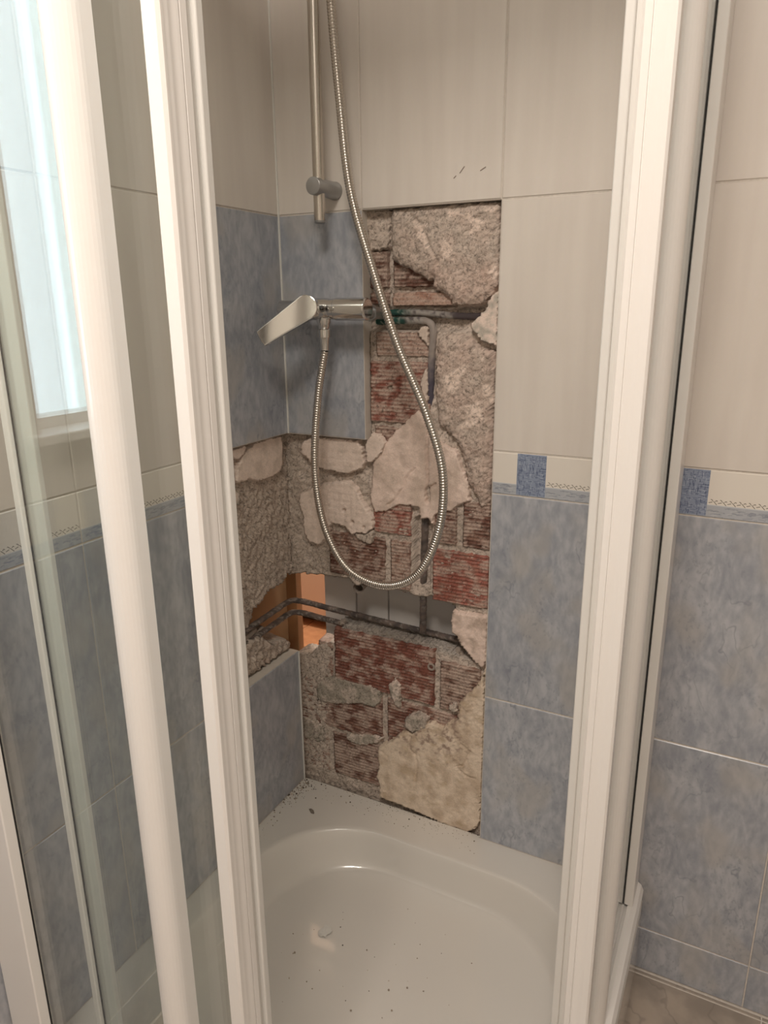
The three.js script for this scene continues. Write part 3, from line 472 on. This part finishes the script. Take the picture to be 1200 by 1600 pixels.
// ================================================================= taps, hose, rail
{
  const t = thing('shower_mixer', 'chrome wall-mounted single-lever shower mixer over the blue tiles', 'tap'), y = 1.2065, z = 0.058;
  mesh('body', lathe([0.037, y, z], [1, y, z], [[0, 0], [0.0135, 0], [0.0155, 0.002], [0.0155, 0.030], [0.0175, 0.034], [0.0185, 0.05], [0.0185, 0.098], [0.0175, 0.103], [0.0172, 0.106], [0.0178, 0.109], [0.0178, 0.150]], 40), M.chrome, t);
  mesh('end_sleeve', lathe([0.150, y, z], [1, y, z], [[0.0, 0.0], [0.0165, 0], [0.0190, 0.004], [0.0190, 0.062], [0.0178, 0.0645], [0.015, 0.065], [0, 0.065]], 40), M.chrome, t);
  mesh('hub', lathe([0.112, y, z], [0.112, y, 1], [[0.0175, 0], [0.0175, 0.03], [0.015, 0.036], [0, 0.0365]], 36), M.chrome, t);
  // lever: tapered plate with a round hub end
  const L = 0.093, s = new THREE.Shape(); s.absarc(0, 0, 0.0190, Math.PI * 0.53, Math.PI * 1.47, false); s.lineTo(L, -0.0120); s.quadraticCurveTo(L + 0.003, 0, L, 0.0120); s.closePath();
  const lev = new THREE.ExtrudeGeometry(s, { depth: 0.009, bevelEnabled: true, bevelSize: 0.002, bevelThickness: 0.002, bevelSegments: 3, curveSegments: 24 });
  const e1 = new THREE.Vector3(0.051 - 0.122, 1.1605 - 1.2095, 0.135 - 0.104).normalize(), e3 = new THREE.Vector3(0.55, 0.30, 0.80).normalize(); e3.addScaledVector(e1, -e3.dot(e1)).normalize();
  const e2 = e3.clone().cross(e1); lev.applyMatrix4(new THREE.Matrix4().makeBasis(e1, e2, e3)); mesh('lever', lev.translate(0.119, 1.2085, 0.0985), M.chrome, t);
  mesh('outlet', lathe([0.127, y - 0.012, z], [0.127, 0, z], [[0.0125, 0], [0.0125, 0.01], [0.0105, 0.013], [0.0105, 0.024], [0, 0.024]], 28), M.chrome, t);
  mesh('hose_nut', new THREE.CylinderGeometry(0.0122, 0.0122, 0.013, 6).translate(0.127, 1.1655, z), M.chrome, t);
  mesh('hose_ferrule', lathe([0.127, 1.160, z], [0.127, 0, z], [[0.0105, 0], [0.009, 0.004], [0.0076, 0.016], [0.0076, 0.0235]], 24), M.chrome, t);
  for (const x of [0.058, 0.2045]) { const q = mesh('inlet', cyl([x, y - 0.006, z], [x, y - 0.008, -0.018], 0.0105), M.greyChrome, t); mesh('union_nut', new THREE.CylinderGeometry(0.0145, 0.0145, 0.014, 6).rotateX(Math.PI / 2).translate(x, y - 0.007, 0.026), M.greyChrome, q); }
}
{
  const pts = [[0.156, 1.96, 0.075], [0.150, 1.82, 0.055], [0.1485, 1.673, 0.043], [0.164, 1.535, 0.05], [0.193, 1.388, 0.07], [0.245, 1.259, 0.09], [0.294, 1.15, 0.105], [0.351, 1.041, 0.115], [0.381, 0.951, 0.12], [0.375, 0.853, 0.12], [0.332, 0.765, 0.115], [0.265, 0.731, 0.105], [0.184, 0.743, 0.09], [0.128, 0.806, 0.075], [0.102, 0.912, 0.065], [0.111, 1.054, 0.06], [0.127, 1.1358, 0.058]].map((p) => new THREE.Vector3(...p));
  const curve = new THREE.CatmullRomCurve3(pts, false, 'centripetal'); curve.arcLengthDivisions = 1200;
  const len = curve.getLength(), pitch = 0.0046, rings = Math.round(len / pitch), per = 6, S = rings * per, K = 16, r = 0.0076;
  const fr = curve.computeFrenetFrames(S, false), pos = [], idx = [], v = new THREE.Vector3();
  for (let i = 0; i <= S; i++) {
    const c = curve.getPointAt(i / S), ph = (i % per) / per, rr = r * (0.80 + 0.20 * Math.pow(Math.abs(Math.sin(Math.PI * ph)), 0.5));
    for (let k = 0; k < K; k++) { const a = k / K * Math.PI * 2; v.copy(fr.normals[i]).multiplyScalar(Math.cos(a) * rr).addScaledVector(fr.binormals[i], Math.sin(a) * rr).add(c); pos.push(v.x, v.y, v.z); }
  }
  for (let i = 0; i < S; i++) for (let k = 0; k < K; k++) { const a = i * K + k, b = i * K + (k + 1) % K, c = a + K, d = b + K; idx.push(a, b, c, b, d, c); }
  const g = new THREE.BufferGeometry(); g.setAttribute('position', new THREE.Float32BufferAttribute(pos, 3)); g.setIndex(idx); g.computeVertexNormals();
  tag(mesh('shower_hose', g, M.satin), 'ribbed metal shower hose looping down in front of the bare bricks', 'hose');
}
{
  const t = thing('shower_rail', 'chrome upright shower rail with a grey wall bracket above the mixer', 'shower rail'), x = 0.1215, z = 0.052;
  mesh('bar', lathe([x, 1.350, z], [x, 3, z], [[0, 0], [0.0088, 0], [0.0098, 0.0012], [0.0098, 0.60]], 28), M.satin, t);
  for (const y of [1.4033, 1.93]) mesh('wall_bracket', lathe([x, y, 0.0005], [x, y, 1], [[0, 0], [0.0150, 0], [0.0150, 0.003], [0.0142, 0.006], [0.0142, 0.0695], [0.0130, 0.0715], [0, 0.0718]], 36), M.greyChrome, t);
  mesh('end_cap', lathe([x, 1.349, z], [x, 0, z], [[0.0094, -0.002], [0.0094, 0.001], [0.008, 0.003], [0, 0.003]], 24), M.greyChrome, t);
}
// ================================================================= old pipes in the wall
function pipe(label, pts, r, colorAt, wob = 0.0008) {
  const curve = new THREE.CatmullRomCurve3(pts.map((p) => new THREE.Vector3(...p)), false, 'centripetal'), n = Math.round(curve.getLength() / 0.003);
  const g = new THREE.TubeGeometry(curve, n, r, 14, false), p = g.attributes.position, nr = g.attributes.normal, col = [];
  for (let i = 0; i < p.count; i++) { const x = p.getX(i), y = p.getY(i), z = p.getZ(i), d = wob * n3(x * 130, y * 130, z * 130); p.setXYZ(i, x + nr.getX(i) * d, y + nr.getY(i) * d, z + nr.getZ(i) * d); col.push(...colorAt(x, y, z)); }
  g.setAttribute('color', new THREE.Float32BufferAttribute(col, 3)); g.computeVertexNormals();
  const caps = [0, 1].map((e) => { const c = curve.getPointAt(e), d = curve.getTangentAt(e); const s = new THREE.CircleGeometry(r, 14); s.applyQuaternion(new THREE.Quaternion().setFromUnitVectors(new THREE.Vector3(0, 0, 1), d.multiplyScalar(e ? 1 : -1))); s.translate(c.x, c.y, c.z); const q = colorAt(c.x, c.y, c.z), cc = []; for (let i = 0; i < s.attributes.position.count; i++) cc.push(...q); s.setAttribute('color', new THREE.Float32BufferAttribute(cc, 3)); return s; });
  return tag(mesh('water_pipe', mergeGeometries([g, ...caps]), pipeMat), label, 'pipe');
}
const pipeMat = std({ vertexColors: true, roughness: 0.45, metalness: 0.35, bumpMap: gritBump, bumpScale: 0.0005 });
const tarnish = (s, lime = 0.5) => (x, y, z) => { const n = fbm((x + z) * 45, y * 60 + z * 30, 3, s); return mix(mix([0.11, 0.095, 0.09], [0.22, 0.17, 0.15], smooth(-0.4, 0.4, n)), [0.52, 0.48, 0.43], lime * smooth(0.15, 0.4, fbm(x * 90 + z * 70, y * 90, 3, s + 4))); };
const verdigris = (x, y, z) => { const g = smooth(0.262, 0.235, x + 0.02 * fbm(x * 90, y * 90, 3, 60)), w = smooth(0.345, 0.325, x + 0.01 * fbm(x * 90, y * 90, 2, 61)); let c = mix([0.10, 0.08, 0.085], [0.46, 0.43, 0.40], w * smooth(-0.6, 0.2, fbm(x * 80, y * 80, 3, 63))); return mix(c, mix([0.02, 0.085, 0.07], [0.32, 0.38, 0.33], smooth(0.15, 0.45, fbm(x * 110, y * 110, 3, 64))), g); };
pipe('upper old pipe, green with corrosion, running right from behind the mixer', [[0.190, 1.199, -0.03], [0.212, 1.199, -0.024], [0.275, 1.199, -0.024], [0.321, 1.195, -0.026], [0.355, 1.193, -0.028], [0.400, 1.193, -0.036]], 0.0058, verdigris);
pipe('old pipe that bends down from the mixer and disappears into plaster', [[0.190, 1.184, -0.024], [0.221, 1.1855, -0.02], [0.272, 1.186, -0.019], [0.288, 1.185, -0.0185], [0.298, 1.180, -0.018], [0.302, 1.170, -0.018], [0.3005, 1.14, -0.018], [0.298, 1.092, -0.02], [0.295, 1.039, -0.026]], 0.0062, (x, y, z) => (x < 0.285 && y > 1.17 ? verdigris(x, y, z) : mix([0.42, 0.37, 0.34], [0.13, 0.12, 0.16], smooth(1.15, 1.07, y + 0.03 * fbm(x * 60, y * 60, 3, 5)))));
pipe('vertical dark pipe hanging in the chase over the wall opening', [[0.284, 0.86, -0.034], [0.283, 0.80, -0.032], [0.2815, 0.70, -0.031], [0.2805, 0.585, -0.031]], 0.0068, tarnish(70, 0.35));
const bendPipe = (y, d, r) => [[-d, y - 0.006, 0.215], [-d, y - 0.003, 0.12], [-d, y, 0.03], [-d, y + 0.001, -d + 0.025], [-d + 0.004, y + 0.001, -d + 0.006], [-d + 0.022, y + 0.001, -d], [0.06, y - 0.002, -d], [0.16, y - 0.006, -d - 0.001], [0.27, y - 0.011, -d - 0.004], [0.36, y - 0.018, -d - 0.012]];
pipe('upper of two dark pipes bending round the corner at the wall opening', bendPipe(0.5945, 0.034, 0.006), 0.0062, tarnish(80, 0.5));
pipe('lower of two dark pipes bending round the corner at the wall opening', bendPipe(0.5690, 0.030, 0.006), 0.0062, tarnish(90, 0.7));

// ================================================================= what shows through the opening
{
  const t = thing('board_partition', 'flat grey boards with dark gaps, seen behind the slot in the bricks', 'boards');
  for (const [a, b] of [[0.009, 0.0880], [0.0922, 0.1668], [0.1710, 0.2458], [0.2498, 0.325]]) mesh('board', box(a, b, 0, 0.8, -0.112, -0.1), M.board, t);
  mesh('added_gap_blocker', box(0.0, 0.34, 0.0005, 0.8, -0.165, -0.155), M.board, t);  // sheet added to block next-room light, keeps the board gaps dark
  const j = thing('door_lining', 'orange wooden lining board seen edge-on in the wall opening', 'wood board');
  mesh('lining_board', box(-0.112, -0.0965, 0, 0.9, -0.1, 0.27), M.orange, j); mesh('lining_edge', rbox(-0.112, -0.069, 0, 0.9, -0.122, -0.1005, 0.0015), M.orange, j);
  const w = thing('cupboard', 'salmon coloured cupboard glimpsed in the next room through the opening', 'cupboard');
  mesh('cupboard_body', box(-1.5, 0.3, 0.045, 1.9, -1.6, -1.0), M.salmon, w); mesh('dark_base', box(-1.5, 0.3, 0, 0.045, -1.6, -1.05), M.dark, w);  // near-black block set back below the cupboard body
  for (const [a, b] of [[-1.497, -0.90], [-0.897, -0.30], [-0.297, 0.297]]) mesh('cupboard_door', rbox(a, b, 0.048, 1.897, -0.999, -0.981, 0.003), M.salmon, w);
  const fl = struct('floor_adjoining', 'orange wooden floor of the next room', 'floor');
  for (let i = 0; i < 22; i++) { const x = -1.9 + i * 0.125; const m = mesh('plank', rbox(x + 0.0008, x + 0.1242, -0.02, 0, -2.0, -0.123, 0.0015, 1), M.wood, fl); m.userData = {}; }
  mesh('floor_bed', box(-2.0, 1.0, -0.1, -0.021, -2.1, -0.07), M.dark, fl);
  const near = struct('wall_adjoining_near', 'plain painted back of the bathroom wall', 'wall');
  for (const a of [[0.326, 1.0, 0, 2.4], [-2.0, -0.113, 0, 2.4], [-0.112, 0.326, 0.9, 2.4], [0.0, 0.326, 0.801, 0.9]]) mesh('wall_panel', box(...a, -0.12, -0.1), M.painted, near);
  for (const [n, g] of [['wall_adjoining_far', box(-2, 1, 0, 2.4, -2.1, -2.0)], ['wall_adjoining_left', box(-2.1, -2, 0, 2.4, -2.1, -0.1)], ['wall_adjoining_right', box(1, 1.1, 0, 2.4, -2.1, -0.1)], ['ceiling_adjoining', box(-2.1, 1.1, 2.4, 2.5, -2.1, -0.1)]]) { const s = struct(n, 'plain painted ' + n.replace(/_/g, ' ') + ' of the next room', n.split('_')[0]); mesh('wall_panel', g, n.startsWith('c') ? M.ceil : M.painted, s); }
}

// ================================================================= debris on the tray
{
  const g = new THREE.DodecahedronGeometry(1, 0), n = 520, im = new THREE.InstancedMesh(g, std({ color: 0xffffff, roughness: 1 }), n), r = rng(5), d = new THREE.Object3D(), c = new THREE.Color();
  for (let i = 0; i < n; i++) {
    let x, z, y = 0.17, s = 0.0006 + 0.0012 * Math.pow(r(), 3);
    if (i < 220) { x = r() * 0.43; z = -0.008 + 0.055 * Math.pow(r(), 2.2); } else if (i < 440) { z = r() * (i < 340 ? 0.24 : 0.1); if (i >= 340) s *= 1.5; x = -0.006 + 0.035 * Math.pow(r(), 2.6) + (z < 0.06 ? 0.02 * r() : 0); } else { const a = r() * 6.283, q = 0.22 * Math.sqrt(r()); x = 0.375 + Math.cos(a) * q; z = 0.375 + Math.sin(a) * q; y = 0.0978; s = 0.0007 + 0.0012 * r() * r(); }
    d.position.set(x, y + s * 0.35, z); d.scale.set(s, s * (0.5 + 0.4 * r()), s * (0.7 + 0.8 * r())); d.rotation.set(r() * 0.4, r() * 6, r() * 0.4); d.updateMatrix(); im.setMatrixAt(i, d.matrix);
    const k = r(); im.setColorAt(i, k < 0.25 ? c.setRGB(0.09, 0.07, 0.055) : k < 0.8 ? c.setRGB(0.30, 0.25, 0.20) : c.setRGB(0.48, 0.41, 0.34));
  }
  im.name = 'masonry_grit'; im.castShadow = im.receiveShadow = true; im.userData = { label: 'fine mortar and brick grit scattered over the shower tray', category: 'grit', kind: 'stuff' }; scene.add(im);
  const chipGeo = (a, b, c2, s) => { const q = new THREE.IcosahedronGeometry(1, 2), p = q.attributes.position; for (let i = 0; i < p.count; i++) { const k = 1 + 0.5 * n3(p.getX(i) * 1.9 + s, p.getY(i) * 1.9, p.getZ(i) * 1.9); p.setXYZ(i, p.getX(i) * a * k, p.getY(i) * b * k, p.getZ(i) * c2 * k); } q.computeVertexNormals(); return q; };
  const chip = tag(mesh('mortar_chip', chipGeo(0.0085, 0.0016, 0.0035, 3), M.crumb), 'small dark mortar chip lying on the tray rim near the corner', 'chip'); chip.position.set(0.0746, 0.1712, 0.0853); chip.rotation.y = -0.5;
  const flake = tag(mesh('plaster_flake', chipGeo(0.010, 0.0007, 0.012, 9), std({ color: lin(0.66, 0.64, 0.60), roughness: 0.9 })), 'pale flat plaster flake lying in the basin of the tray', 'chip'); flake.position.set(0.2247, 0.1004, 0.2771);
}

// ================================================================= lamps
function addedRoomLamp(spec, ceil, label) {
  const t = thing('added_room_lamp', label, 'lamp', null, spec.at), col = lin(...spec.color);
  mesh('lamp_base', lathe([0, ceil - spec.at[1], 0], [0, -5, 0], [[0, 0.001], [0.05, 0.001], [0.05, 0.016], [0.022, 0.02], [0.022, ceil - spec.at[1] - 0.04], [0, ceil - spec.at[1] - 0.035]], 28), M.white, t);
  const glow = std({ color: lin(0.9, 0.88, 0.84), emissive: col, emissiveIntensity: 4, roughness: 0.5 });
  mesh('bulb', new THREE.SphereGeometry(0.045, 24, 16), glow, t);
  const l = new THREE.PointLight(col, spec.power, 0, 2); l.castShadow = true; l.shadow.radius = 2.2; l.name = 'lamp_light'; t.add(l);
}
{
  const t = thing('ceiling_panel_lamp', 'square white panel lamp on the bathroom ceiling', 'lamp', null, LAMP.at), col = lin(...LAMP.color), h = LAMP.side / 2;
  mesh('lamp_frame', rbox(-h - 0.012, h + 0.012, 0.002, CEIL - LAMP.at[1] - 0.001, -h - 0.012, h + 0.012, 0.004), M.white, t);
  mesh('diffuser', box(-h, h, -0.002, 0.0018, -h, h), std({ color: lin(0.9, 0.88, 0.84), emissive: col, emissiveIntensity: 3, roughness: 0.6 }), t);
  const l = new THREE.RectAreaLight(col, LAMP.nits, LAMP.side, LAMP.side); l.position.set(0, -0.006, 0); l.rotation.x = -Math.PI / 2; l.name = 'lamp_light'; t.add(l);
}
addedRoomLamp(LAMP2, 2.4, 'unseen round bulb added to light the next room');

scene.traverse((o) => { if (o.isMesh) o.castShadow = o.receiveShadow = true; });
renderer.render(scene, camera);
